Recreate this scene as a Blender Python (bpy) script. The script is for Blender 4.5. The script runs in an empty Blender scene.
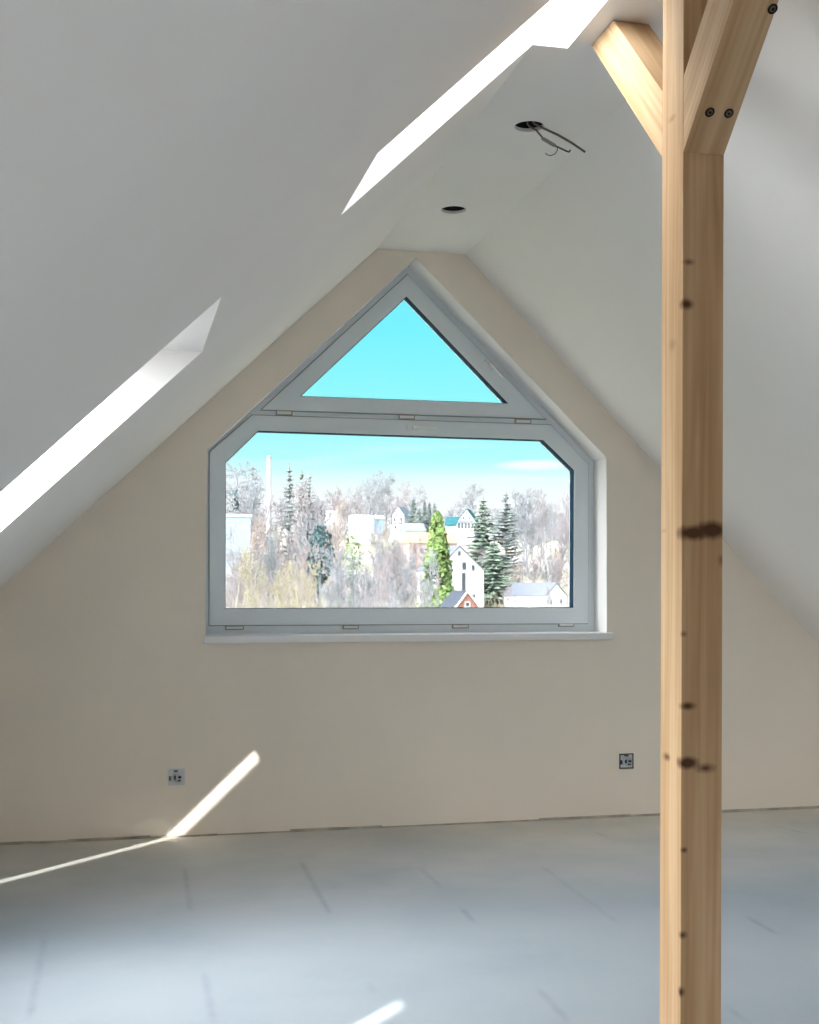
import bpy, bmesh, math, random
from mathutils import Vector, Matrix
from mathutils.geometry import tessellate_polygon

scene = bpy.context.scene
C = scene.collection

# ------------------------------------------------------------------ camera
# Room axes: u (x) runs along the gable wall, v (y) towards it, z up; the camera stands at (0, 0, 1.2).
F_PX, CX, YH, EYE, DIST, YAW_T = 1243.0, 409.5, 585.0, 1.2, 6.18, 0.232
PSI = math.atan(YAW_T)
CP, SP = math.cos(PSI), math.sin(PSI)
cam_data = bpy.data.cameras.new('camera')
cam = bpy.data.objects.new('camera', cam_data)
C.objects.link(cam)
cam.location = (0, 0, EYE)
cam.rotation_euler = (math.pi / 2, 0, -PSI)
cam_data.sensor_fit = 'VERTICAL'
cam_data.sensor_height = 36
cam_data.lens = F_PX / 1024 * 36
cam_data.shift_y = (YH - 512) / 1024
cam_data.clip_start = 0.05
cam_data.clip_end = 3000
scene.camera = cam

# ------------------------------------------------------------------ exposure
vs = scene.view_settings
scene.display_settings.display_device = 'sRGB'
vs.view_transform = 'Standard'
vs.look = 'None'
vs.exposure = 0.40
vs.gamma = 1.0
vs.use_curve_mapping = False
scene.cycles.diffuse_bounces = 8
scene.cycles.max_bounces = 14
scene.cycles.use_denoising = True

# ------------------------------------------------------------------ sky and sun
SUN_TRAVEL = Vector((0.56, 1.69, -1.0)).normalized()
SUN_POWER = 13.0
GLOW_POWER = 66.0
SKY_POWER = 3.9


def N(nt, kind, **kw):
    n = nt.nodes.new(kind)
    for k, v in kw.items():
        setattr(n, k, v)
    return n


def math_node(nt, op, a, b=None, c=None, clamp=False):
    n = N(nt, 'ShaderNodeMath', operation=op, use_clamp=clamp)
    for i, v in enumerate((a, b, c)):
        if v is None:
            continue
        if isinstance(v, (int, float)):
            n.inputs[i].default_value = v
        else:
            nt.links.new(v, n.inputs[i])
    return n.outputs[0]


def ramp(nt, fac, stops, interp='LINEAR'):
    r = N(nt, 'ShaderNodeValToRGB')
    r.color_ramp.interpolation = interp
    el = r.color_ramp.elements
    while len(el) > 1:
        el.remove(el[-1])
    el[0].position, el[0].color = stops[0][0], (*stops[0][1], 1)
    for p, c in stops[1:]:
        e = el.new(p)
        e.color = (*c, 1)
    nt.links.new(fac, r.inputs[0])
    return r.outputs[0]


def mix_rgb(nt, fac, a, b, blend='MIX'):
    m = N(nt, 'ShaderNodeMixRGB', blend_type=blend)
    for i, v in enumerate((fac, a, b)):
        if isinstance(v, (int, float)):
            m.inputs[i].default_value = v
        elif isinstance(v, tuple):
            m.inputs[i].default_value = (*v, 1)
        else:
            nt.links.new(v, m.inputs[i])
    return m.outputs[0]


world = bpy.data.worlds.new('sky')
scene.world = world
world.use_nodes = True
nt = world.node_tree
nt.nodes.clear()
tc = N(nt, 'ShaderNodeTexCoord')
sep = N(nt, 'ShaderNodeSeparateXYZ')
nt.links.new(tc.outputs['Generated'], sep.inputs[0])
# height above the horizon -> pale haze low down, cyan above
base = ramp(nt, sep.outputs[2], [
    (0.0, (0.80, 0.84, 0.88)), (0.060, (1.0, 1.0, 1.0)), (0.078, (0.92, 1.0, 1.0)), (0.10, (0.50, 0.99, 1.0)),
    (0.135, (0.33, 0.97, 1.0)), (0.20, (0.20, 0.90, 1.0)), (0.30, (0.18, 0.74, 1.0)), (0.42, (0.36, 0.50, 0.86)), (1.0, (0.42, 0.50, 0.80))])
# thin stretched clouds
mp = N(nt, 'ShaderNodeMapping')
mp.inputs['Scale'].default_value = (5.0, 5.0, 48.0)
mp.inputs['Location'].default_value = (0.35, 0.0, 0.55)
nt.links.new(tc.outputs['Generated'], mp.inputs[0])
cl = N(nt, 'ShaderNodeTexNoise')
cl.inputs['Scale'].default_value = 1.0
cl.inputs['Detail'].default_value = 4
nt.links.new(mp.outputs[0], cl.inputs['Vector'])
low = math_node(nt, 'SUBTRACT', 1.0, math_node(nt, 'MULTIPLY', math_node(nt, 'ABSOLUTE', math_node(nt, 'SUBTRACT', sep.outputs[2], 0.08)), 26.0), clamp=True)
cm = math_node(nt, 'MULTIPLY', math_node(nt, 'MULTIPLY', math_node(nt, 'SUBTRACT', cl.outputs[0], 0.50), 6.0, clamp=True), low)
# one streak of cloud right of centre
sx = math_node(nt, 'DIVIDE', math_node(nt, 'SUBTRACT', sep.outputs[0], 0.322), 0.034)
sz = math_node(nt, 'DIVIDE', math_node(nt, 'SUBTRACT', sep.outputs[2], 0.0955), 0.0048)
streak = math_node(nt, 'SUBTRACT', 1.0, math_node(nt, 'ADD', math_node(nt, 'MULTIPLY', sx, sx), math_node(nt, 'MULTIPLY', sz, sz)), clamp=True)
streak = math_node(nt, 'MULTIPLY', streak, math_node(nt, 'GREATER_THAN', sep.outputs[1], 0.0))
cloud = math_node(nt, 'MAXIMUM', cm, math_node(nt, 'MULTIPLY', streak, 1.2), clamp=True)
skyc = mix_rgb(nt, cloud, base, (0.97, 0.98, 1.0))
# broad bright sky lobe added up to the left to light the room
gd = Vector((-0.79, -0.13, 0.60)).normalized()
dp = N(nt, 'ShaderNodeVectorMath', operation='DOT_PRODUCT')
dp.inputs[1].default_value = gd
nt.links.new(tc.outputs['Generated'], dp.inputs[0])
g = math_node(nt, 'POWER', math_node(nt, 'MAXIMUM', dp.outputs['Value'], 0.0), 5.0)
g = math_node(nt, 'MULTIPLY', g, math_node(nt, 'GREATER_THAN', sep.outputs[2], 0.0))
glow = mix_rgb(nt, 1.0, (1.0, 0.96, 0.94), g, 'MULTIPLY')
bg1 = N(nt, 'ShaderNodeBackground')
bg2 = N(nt, 'ShaderNodeBackground')
bg1.inputs[1].default_value = SKY_POWER
bg2.inputs[1].default_value = GLOW_POWER
nt.links.new(skyc, bg1.inputs[0])
nt.links.new(glow, bg2.inputs[0])
ad = N(nt, 'ShaderNodeAddShader')
nt.links.new(bg1.outputs[0], ad.inputs[0])
nt.links.new(bg2.outputs[0], ad.inputs[1])
wo = N(nt, 'ShaderNodeOutputWorld')
nt.links.new(ad.outputs[0], wo.inputs[0])

sun_data = bpy.data.lights.new('sun', 'SUN')
sun_data.energy = SUN_POWER
sun_data.color = (1.0, 0.965, 0.91)
sun_data.angle = math.radians(0.53)
sun = bpy.data.objects.new('sun', sun_data)
C.objects.link(sun)
sun.location = (-20, -50, 40)
sun.rotation_euler = SUN_TRAVEL.to_track_quat('-Z', 'Y').to_euler()


# ------------------------------------------------------------------ pixel -> place helpers
def ray(x, y):
    X, Z = (x - CX) / F_PX, (YH - y) / F_PX
    return Vector((X * CP + SP, -X * SP + CP, Z))


EYE_P = Vector((0, 0, EYE))


def at(x, y, v):
    """The point seen at photo position x, y at depth v."""
    r = ray(x, y)
    return EYE_P + r * (v / r.y)


def on_floor(x, y, z=0.0):
    r = ray(x, y)
    return EYE_P + r * ((z - EYE) / r.z)


# ------------------------------------------------------------------ mesh helpers
class MB:
    def __init__(self):
        self.v, self.f, self.m = [], [], []

    def face(self, pts, mi=0):
        i = len(self.v)
        self.v += [tuple(p) for p in pts]
        self.f.append(tuple(range(i, i + len(pts))))
        self.m.append(mi)

    def box(self, lo, hi, mi=0, M=None):
        x0, y0, z0 = lo
        x1, y1, z1 = hi
        p = [Vector(q) for q in ((x0, y0, z0), (x1, y0, z0), (x1, y1, z0), (x0, y1, z0), (x0, y0, z1), (x1, y0, z1), (x1, y1, z1), (x0, y1, z1))]
        if M is not None:
            p = [M @ q for q in p]
        i = len(self.v)
        self.v += [tuple(q) for q in p]
        for q in ((0, 3, 2, 1), (4, 5, 6, 7), (0, 1, 5, 4), (1, 2, 6, 5), (2, 3, 7, 6), (3, 0, 4, 7)):
            self.f.append(tuple(i + k for k in q))
            self.m.append(mi)

    def prism(self, a, b, mi=0):
        """Closed solid between two matching loops of points."""
        i, n = len(self.v), len(a)
        self.v += [tuple(p) for p in a] + [tuple(p) for p in b]
        self.f.append(tuple(i + n - 1 - k for k in range(n)))
        self.f.append(tuple(i + n + k for k in range(n)))
        self.m += [mi, mi]
        for k in range(n):
            k2 = (k + 1) % n
            self.f.append((i + k, i + k2, i + n + k2, i + n + k))
            self.m.append(mi)

    def ring(self, outer, holes, y0, y1, mi=0):
        """Flat plate in the x-z plane from y0 to y1 with holes (lists of (x, z))."""
        loops = [outer] + list(holes)
        polys = [[Vector((x, z, 0)) for x, z in lp] for lp in loops]
        tris = tessellate_polygon(polys)
        flat = [p for lp in loops for p in lp]
        for y in (y0, y1):
            i = len(self.v)
            self.v += [(x, y, z) for x, z in flat]
            for t in tris:
                self.f.append(tuple(i + k for k in t))
                self.m.append(mi)
        for lp in loops:
            n = len(lp)
            for k in range(n):
                a, b = lp[k], lp[(k + 1) % n]
                self.face(((a[0], y0, a[1]), (b[0], y0, b[1]), (b[0], y1, b[1]), (a[0], y1, a[1])), mi)

    def tube(self, pts, rad, sides=8, mi=0, caps=True):
        pts = [Vector(p) for p in pts]
        if not isinstance(rad, (list, tuple)):
            rad = [rad] * len(pts)
        i0 = len(self.v)
        prev = None
        for k, p in enumerate(pts):
            d = (pts[min(k + 1, len(pts) - 1)] - pts[max(k - 1, 0)]).normalized()
            if prev is None:
                a = d.orthogonal().normalized()
            else:
                a = (prev - d * prev.dot(d)).normalized()
            prev = a
            b = d.cross(a)
            for s in range(sides):
                t = 2 * math.pi * s / sides
                self.v.append(tuple(p + (a * math.cos(t) + b * math.sin(t)) * rad[k]))
        for k in range(len(pts) - 1):
            for s in range(sides):
                s2 = (s + 1) % sides
                q = i0 + k * sides
                self.f.append((q + s, q + s2, q + sides + s2, q + sides + s))
                self.m.append(mi)
        if caps:
            self.f.append(tuple(i0 + s for s in reversed(range(sides))))
            self.f.append(tuple(i0 + (len(pts) - 1) * sides + s for s in range(sides)))
            self.m += [mi, mi]

    def build(self, name, mats, parent=None, recalc=True, bevel=0.0, smooth=False, weld=False):
        me = bpy.data.meshes.new(name)
        me.from_pydata(self.v, [], self.f)
        for m in (mats if isinstance(mats, (list, tuple)) else [mats]):
            me.materials.append(m)
        me.polygons.foreach_set('material_index', self.m)
        if recalc or weld:
            bm = bmesh.new()
            bm.from_mesh(me)
            if weld:
                bmesh.ops.remove_doubles(bm, verts=bm.verts, dist=1e-5)
            if recalc:
                bmesh.ops.recalc_face_normals(bm, faces=bm.faces)
            bm.to_mesh(me)
            bm.free()
        if smooth:
            me.polygons.foreach_set('use_smooth', [True] * len(me.polygons))
        me.update()
        o = bpy.data.objects.new(name, me)
        C.objects.link(o)
        if parent is not None:
            o.parent = parent
        if bevel:
            b = o.modifiers.new('edge', 'BEVEL')
            b.width = bevel
            b.segments = 2
            b.limit_method = 'ANGLE'
        return o


def tag(o, label=None, cat=None, group=None, kind=None):
    for k, v in (('label', label), ('category', cat), ('group', group), ('kind', kind)):
        if v:
            o[k] = v
    return o


def thing(name, loc=(0, 0, 0), rotz=0.0):
    o = bpy.data.objects.new(name, None)
    C.objects.link(o)
    o.location = loc
    o.rotation_euler = (0, 0, rotz)
    o.empty_display_size = 0.1
    return o


# ------------------------------------------------------------------ materials
def new_mat(name):
    m = bpy.data.materials.new(name)
    m.use_nodes = True
    t = m.node_tree
    b = t.nodes['Principled BSDF']
    return m, t, b


def plain(name, col, rough=0.6, spec=0.3, metal=0.0, vary=0.0, scale=6.0):
    m, t, b = new_mat(name)
    b.inputs['Roughness'].default_value = rough
    b.inputs['Specular IOR Level'].default_value = spec
    b.inputs['Metallic'].default_value = metal
    if vary:
        c = N(t, 'ShaderNodeTexCoord')
        n = N(t, 'ShaderNodeTexNoise')
        n.inputs['Scale'].default_value = scale
        n.inputs['Detail'].default_value = 3
        t.links.new(c.outputs['Object'], n.inputs['Vector'])
        lo = tuple(max(0, x * (1 - vary)) for x in col)
        hi = tuple(min(1, x * (1 + vary)) for x in col)
        t.links.new(ramp(t, n.outputs[0], [(0.3, lo), (0.7, hi)]), b.inputs['Base Color'])
    else:
        b.inputs['Base Color'].default_value = (*col, 1)
    return m


def plaster(name, col, bump=0.15, vary=0.025):
    m, t, b = new_mat(name)
    b.inputs['Roughness'].default_value = 0.9
    b.inputs['Specular IOR Level'].default_value = 0.15
    c = N(t, 'ShaderNodeTexCoord')
    n1 = N(t, 'ShaderNodeTexNoise')
    n1.inputs['Scale'].default_value = 2.2
    n1.inputs['Detail'].default_value = 5
    t.links.new(c.outputs['Object'], n1.inputs['Vector'])
    lo = tuple(x * (1 - vary) for x in col)
    hi = tuple(min(1, x * (1 + vary)) for x in col)
    t.links.new(ramp(t, n1.outputs[0], [(0.3, lo), (0.7, hi)]), b.inputs['Base Color'])
    n2 = N(t, 'ShaderNodeTexNoise')
    n2.inputs['Scale'].default_value = 160
    n2.inputs['Detail'].default_value = 3
    t.links.new(c.outputs['Object'], n2.inputs['Vector'])
    bp = N(t, 'ShaderNodeBump')
    bp.inputs['Strength'].default_value = bump
    bp.inputs['Distance'].default_value = 0.004
    t.links.new(n2.outputs[0], bp.inputs['Height'])
    t.links.new(bp.outputs[0], b.inputs['Normal'])
    return m


def pine(name, knots, axis='Z', col_lo=(0.41, 0.25, 0.115), col_hi=(0.59, 0.41, 0.24)):
    """Pine timber with grain along the local axis and dark knots at given local points."""
    m, t, b = new_mat(name)
    b.inputs['Roughness'].default_value = 0.62
    b.inputs['Specular IOR Level'].default_value = 0.25
    c = N(t, 'ShaderNodeTexCoord')
    mp = N(t, 'ShaderNodeMapping')
    mp.inputs['Scale'].default_value = (28, 28, 1.1) if axis == 'Z' else (28, 1.1, 28)
    t.links.new(c.outputs['Object'], mp.inputs[0])
    n = N(t, 'ShaderNodeTexNoise')
    n.inputs['Scale'].default_value = 1.0
    n.inputs['Detail'].default_value = 6
    n.inputs['Distortion'].default_value = 0.6
    t.links.new(mp.outputs[0], n.inputs['Vector'])
    col = ramp(t, n.outputs[0], [(0.30, col_lo), (0.47, tuple((a + q) / 2 for a, q in zip(col_lo, col_hi))), (0.62, col_hi)])
    mp2 = N(t, 'ShaderNodeMapping')
    mp2.inputs['Scale'].default_value = (9, 9, 0.7) if axis == 'Z' else (9, 0.7, 9)
    t.links.new(c.outputs['Object'], mp2.inputs[0])
    w = N(t, 'ShaderNodeTexWave', wave_type='RINGS', rings_direction=axis)
    w.inputs['Scale'].default_value = 1.6
    w.inputs['Distortion'].default_value = 3.5
    w.inputs['Detail'].default_value = 2
    t.links.new(mp2.outputs[0], w.inputs['Vector'])
    col = mix_rgb(t, math_node(t, 'MULTIPLY', w.outputs[1], 0.16), col, (0.36, 0.19, 0.09))
    for (kx, ky, kz, rx, rz, amt) in knots:
        s = N(t, 'ShaderNodeVectorMath', operation='SUBTRACT')
        t.links.new(c.outputs['Object'], s.inputs[0])
        s.inputs[1].default_value = (kx, ky, kz)
        d = N(t, 'ShaderNodeVectorMath', operation='MULTIPLY')
        t.links.new(s.outputs[0], d.inputs[0])
        d.inputs[1].default_value = (1 / rx, 1 / rx, 1 / rz)
        l = N(t, 'ShaderNodeVectorMath', operation='LENGTH')
        t.links.new(d.outputs[0], l.inputs[0])
        wob = math_node(t, 'ADD', l.outputs['Value'], math_node(t, 'MULTIPLY', math_node(t, 'SUBTRACT', n.outputs[0], 0.5), 0.9))
        k = math_node(t, 'MULTIPLY', math_node(t, 'SUBTRACT', 1.0, wob, clamp=True), 1.6 * amt, clamp=True)
        col = mix_rgb(t, k, col, (0.085, 0.035, 0.014))
    t.links.new(col, b.inputs['Base Color'])
    bp = N(t, 'ShaderNodeBump')
    bp.inputs['Strength'].default_value = 0.12
    bp.inputs['Distance'].default_value = 0.002
    t.links.new(n.outputs[0], bp.inputs['Height'])
    t.links.new(bp.outputs[0], b.inputs['Normal'])
    return m


def glass_mat(name='window_glass', tint=(0.985, 0.995, 0.99)):
    m = bpy.data.materials.new(name)
    m.use_nodes = True
    t = m.node_tree
    t.nodes.clear()
    tr = N(t, 'ShaderNodeBsdfTransparent')
    tr.inputs[0].default_value = (*tint, 1)
    gl = N(t, 'ShaderNodeBsdfGlossy')
    gl.inputs['Roughness'].default_value = 0.0
    fr = N(t, 'ShaderNodeLayerWeight')
    fr.inputs[0].default_value = 0.2
    mx = N(t, 'ShaderNodeMixShader')
    t.links.new(math_node(t, 'ADD', 0.015, math_node(t, 'MULTIPLY', math_node(t, 'POWER', fr.outputs['Facing'], 4.0), 0.35)), mx.inputs[0])
    t.links.new(tr.outputs[0], mx.inputs[1])
    t.links.new(gl.outputs[0], mx.inputs[2])
    o = N(t, 'ShaderNodeOutputMaterial')
    t.links.new(mx.outputs[0], o.inputs[0])
    return m


M_GABLE = plaster('beige_plaster', (0.86, 0.79, 0.69), 0.2)
M_SLOPE = plaster('white_skim_plaster', (0.82, 0.80, 0.775), 0.05, 0.012)
M_REVEAL = plaster('window_reveal_plaster', (0.80, 0.79, 0.775), 0.08, 0.01)
M_REAR = plain('warm_bounce_boards', (0.62, 0.28, 0.08), 0.8, 0.2, vary=0.25)  # unseen wall; warm board colour made up to bounce light onto the post
M_PVC = plain('white_window_plastic', (0.73, 0.80, 0.84), 0.35, 0.4)
M_SILL = plain('white_sill_board', (0.84, 0.85, 0.86), 0.3, 0.45)
M_GASKET = plain('dark_blue_gasket', (0.004, 0.03, 0.055), 0.7, 0.08)
M_SHADOWGAP = plain('grey_window_seal', (0.33, 0.35, 0.35), 0.7, 0.2)
M_HANDLE = plain('white_handle', (0.82, 0.83, 0.83), 0.25, 0.5)
M_GLASS = glass_mat()
M_ROOFGLASS = glass_mat('dimmed_roof_glass', (0.71, 0.72, 0.725))  # tint added to dim the sky light in the low shaft
M_TINTED = glass_mat('tinted_roof_glass', (0.51, 0.52, 0.525))  # tint added to dim the light from the high roof window
M_DIMGLASS = glass_mat('view_dimming_glass', (0.443, 0.448, 0.451))   # tint added to dim the bright view outside, counted at each pane face
M_CAN = plain('dark_void_lining', (0.02, 0.018, 0.016), 0.9, 0.1)
M_CABLE = plain('grey_cable_sheath', (0.16, 0.14, 0.115), 0.6, 0.3)
M_WIRE = plain('dark_wire', (0.05, 0.048, 0.05), 0.5, 0.3)
M_CLAMP = plain('grey_connector', (0.24, 0.22, 0.20), 0.5, 0.3)
M_SOCK = plain('pale_socket_plate', (0.62, 0.66, 0.68), 0.4, 0.4)
M_SOCKDARK = plain('dark_socket_part', (0.03, 0.045, 0.05), 0.5, 0.3)
M_STEEL = plain('dull_steel', (0.16, 0.15, 0.14), 0.5, 0.4, 0.6)
M_HOLE = plain('dark_wood_hole', (0.03, 0.018, 0.01), 0.9, 0.1)
M_STRIP = plain('grey_edge_strip', (0.42, 0.39, 0.33), 0.9, 0.1, vary=0.35, scale=9)

# ------------------------------------------------------------------ room shell
WALL_V = DIST * CP
CEIL_Z = 2.86
LM = 0.946                      # steepness of the left roof slope
LU = 1.231                      # where it meets the flat ceiling
RM = 1.0035
RU = 1.684
KNEE_L, KNEE_R = -1.25, 4.05
REAR_V = -1.2
lz = lambda u: CEIL_Z - LM * (LU - u)
rz = lambda u: CEIL_Z - RM * (u - RU)
ROOF_T = 0.44                   # plaster to outer skin
SHAFT_T = 0.30                  # plaster to the roof window frame
LN = Vector((-LM, 0, 1)).normalized()
LE = Vector((1, 0, LM)).normalized()


def floor_material():
    m, t, b = new_mat('pale_screed_boards')
    b.inputs['Roughness'].default_value = 0.55
    b.inputs['Specular IOR Level'].default_value = 0.3
    c = N(t, 'ShaderNodeTexCoord')
    n = N(t, 'ShaderNodeTexNoise')
    n.inputs['Scale'].default_value = 1.3
    n.inputs['Detail'].default_value = 6
    n.inputs['Roughness'].default_value = 0.6
    t.links.new(c.outputs['Object'], n.inputs['Vector'])
    col = ramp(t, n.outputs[0], [(0.32, (0.26, 0.31, 0.342)), (0.5, (0.29, 0.338, 0.368)), (0.68, (0.315, 0.358, 0.385))])
    n3 = N(t, 'ShaderNodeTexNoise')
    n3.inputs['Scale'].default_value = 14
    n3.inputs['Detail'].default_value = 4
    t.links.new(c.outputs['Object'], n3.inputs['Vector'])
    # pale dusty filler along the wall, lightened to offset the light falling off there
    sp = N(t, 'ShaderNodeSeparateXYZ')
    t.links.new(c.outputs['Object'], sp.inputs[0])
    dust_and_light = math_node(t, 'MULTIPLY', math_node(t, 'SUBTRACT', sp.outputs[1], 4.4), 0.6, clamp=True)
    dust_and_light = math_node(t, 'MULTIPLY', dust_and_light, math_node(t, 'MULTIPLY', n.outputs[0], 1.7), clamp=True)
    col = mix_rgb(t, dust_and_light, col, (0.66, 0.625, 0.555))
    marks = [(300, 860, 331, 916, .7), (184, 866, 191, 914, .5), (45, 935, 29, 1022, .55), (204, 970, 214, 1026, .5),
             (418, 866, 443, 889, .5), (460, 906, 476, 925, .75), (366, 980, 376, 996, .35), (540, 865, 622, 926, .35),
             (535, 985, 572, 1026, .55), (744, 915, 780, 936, .8), (724, 1004, 752, 1026, .6), (590, 830, 610, 838, .4),
             (770, 825, 816, 836, .5), (120, 843, 130, 860, .3)]
    total = None
    for x0, y0, x1, y1, amt in marks:
        p0, p1 = on_floor(x0, y0), on_floor(x1, y1)
        d = p1 - p0
        L = d.length
        d.normalize()
        nn = Vector((-d.y, d.x, 0))
        s = N(t, 'ShaderNodeVectorMath', operation='SUBTRACT')
        t.links.new(c.outputs['Object'], s.inputs[0])
        s.inputs[1].default_value = (p0 + p1) / 2
        a = N(t, 'ShaderNodeVectorMath', operation='DOT_PRODUCT')
        t.links.new(s.outputs[0], a.inputs[0])
        a.inputs[1].default_value = d
        q = N(t, 'ShaderNodeVectorMath', operation='DOT_PRODUCT')
        t.links.new(s.outputs[0], q.inputs[0])
        q.inputs[1].default_value = nn
        along = math_node(t, 'MULTIPLY', math_node(t, 'SUBTRACT', L / 2, math_node(t, 'ABSOLUTE', a.outputs['Value'])), 12.0, clamp=True)
        across = math_node(t, 'SUBTRACT', 1.0, math_node(t, 'DIVIDE', math_node(t, 'ABSOLUTE', q.outputs['Value']), 0.02), clamp=True)
        k = math_node(t, 'MULTIPLY', math_node(t, 'MULTIPLY', along, across), amt * 0.6)
        total = k if total is None else math_node(t, 'MAXIMUM', total, k)
    total = math_node(t, 'MULTIPLY', total, math_node(t, 'MULTIPLY', n3.outputs[0], 1.7), clamp=True)
    col = mix_rgb(t, total, col, (0.14, 0.18, 0.22))
    t.links.new(col, b.inputs['Base Color'])
    bp = N(t, 'ShaderNodeBump')
    bp.inputs['Strength'].default_value = 0.08
    bp.inputs['Distance'].default_value = 0.004
    t.links.new(n3.outputs[0], bp.inputs['Height'])
    t.links.new(bp.outputs[0], b.inputs['Normal'])
    return m


def struct(o, label, cat):
    return tag(o, label, cat, kind='structure')


mb = MB()
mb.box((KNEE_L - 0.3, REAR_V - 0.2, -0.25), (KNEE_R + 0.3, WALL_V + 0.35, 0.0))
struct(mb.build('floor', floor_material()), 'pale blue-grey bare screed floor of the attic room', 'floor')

# openings in the left slope: (u low, u high, v near, v far) on the plaster face
A_OPEN = dict(u0=-0.94, u1=0.247, v0=3.17, v1=3.93)
C_OPEN = dict(u0=-0.94, u1=0.203, v0=0.06, v1=0.82)
B_OPEN = dict(u0=0.634, u1=1.345, v0=3.09, v1=3.635)


def lp(u, v, t=0.0):
    return Vector((u, v, lz(u))) + LN * t


mb = MB()


def sheet(us, vs_, holes, t):
    for i in range(len(us) - 1):
        for j in range(len(vs_) - 1):
            uc, vc = (us[i] + us[i + 1]) / 2, (vs_[j] + vs_[j + 1]) / 2
            if any(h[0] < uc < h[1] and h[2] < vc < h[3] for h in holes):
                continue
            mb.face([lp(us[i], vs_[j], t), lp(us[i + 1], vs_[j], t), lp(us[i + 1], vs_[j + 1], t), lp(us[i], vs_[j + 1], t)])


lower = [A_OPEN, C_OPEN]
upper = [B_OPEN]
holes = [(w['u0'], w['u1'], w['v0'], w['v1']) for w in lower] + [(w['u0'], LU, w['v0'], w['v1']) for w in upper]
us = sorted({KNEE_L, LU} | {h[0] for h in holes} | {h[1] for h in holes})
vl = sorted({REAR_V, WALL_V} | {h[2] for h in holes} | {h[3] for h in holes})
sheet(us, vl, holes, 0.0)
# the outer skin; u here counts along the slope from the foot of each surface normal
out_holes = []
GL = []                          # frames: (centre, half slope length, v0, v1) for the roof windows
for w in lower:
    # level head, upright sill: the shaft narrows towards the window
    uo1 = w['u1'] - 0.437 + LN.x * 0      # level head: same height, further out
    head = Vector((w['u1'], 0, lz(w['u1']))) + Vector((-SHAFT_T / (-LN.x), 0, 0))
    sill_u = w['u0'] - 0.10
    k = (SHAFT_T - 0) / LN.z
    sill = lp(w['u0'], 0) + (LN * SHAFT_T - LE * 0.02)
    v0, v1 = w['v0'], w['v1']
    P = lambda q, v: Vector((q.x, v, q.z))
    i1, i0 = lp(w['u1'], 0), lp(w['u0'], 0)
    mb.face([P(i1, v0), P(i1, v1), P(head, v1), P(head, v0)])
    mb.face([P(i0, v0), P(sill, v0), P(sill, v1), P(i0, v1)])
    for v in (v0, v1):
        mb.face([P(i0, v), P(i1, v), P(head, v), P(sill, v)])
    GL.append((sill, head, v0, v1))
for w in upper:
    top_in = Vector((w['u1'], 0, CEIL_Z))
    top_out = Vector((w['u1'], 0, lz(w['u1']) + SHAFT_T / LN.z))
    sill = lp(w['u0'], 0) + LN * SHAFT_T
    i0, i1 = lp(w['u0'], 0), lp(LU, 0)
    v0, v1 = w['v0'], w['v1']
    P = lambda q, v: Vector((q.x, v, q.z))
    mb.face([P(i0, v0), P(sill, v0), P(sill, v1), P(i0, v1)])
    mb.face([P(top_in, v0), P(top_out, v0), P(top_out, v1), P(top_in, v1)])
    for v in (v0, v1):
        mb.face([P(i0, v), P(i1, v), P(top_in, v), P(top_out, v), P(sill, v)])
    GL.append((sill, top_out, v0, v1))
# close the roof build-up round each shaft with the outer skin at the frame level
oh = []
base_pt = lp(0, 0, SHAFT_T)
for sill, head, v0, v1 in GL:
    oh.append(((sill - base_pt).dot(LE), (head - base_pt).dot(LE), v0, v1))
ss = sorted({(lp(KNEE_L - 0.6, 0, SHAFT_T) - base_pt).dot(LE), (lp(1.75, 0, SHAFT_T) - base_pt).dot(LE)} | {h[0] for h in oh} | {h[1] for h in oh})
vv = sorted({REAR_V, WALL_V + 0.3} | {h[2] for h in oh} | {h[3] for h in oh})
for i in range(len(ss) - 1):
    for j in range(len(vv) - 1):
        sc, vc = (ss[i] + ss[i + 1]) / 2, (vv[j] + vv[j + 1]) / 2
        if any(h[0] < sc < h[1] and h[2] < vc < h[3] for h in oh):
            continue
        q = lambda s_, v_: base_pt + LE * s_ + Vector((0, v_, 0))
        mb.face([q(ss[i], vv[j]), q(ss[i + 1], vv[j]), q(ss[i + 1], vv[j + 1]), q(ss[i], vv[j + 1])])
struct(mb.build('ceiling_left', M_SLOPE, recalc=False), 'white sloping ceiling on the left, pierced by two roof windows', 'sloped ceiling')

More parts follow.
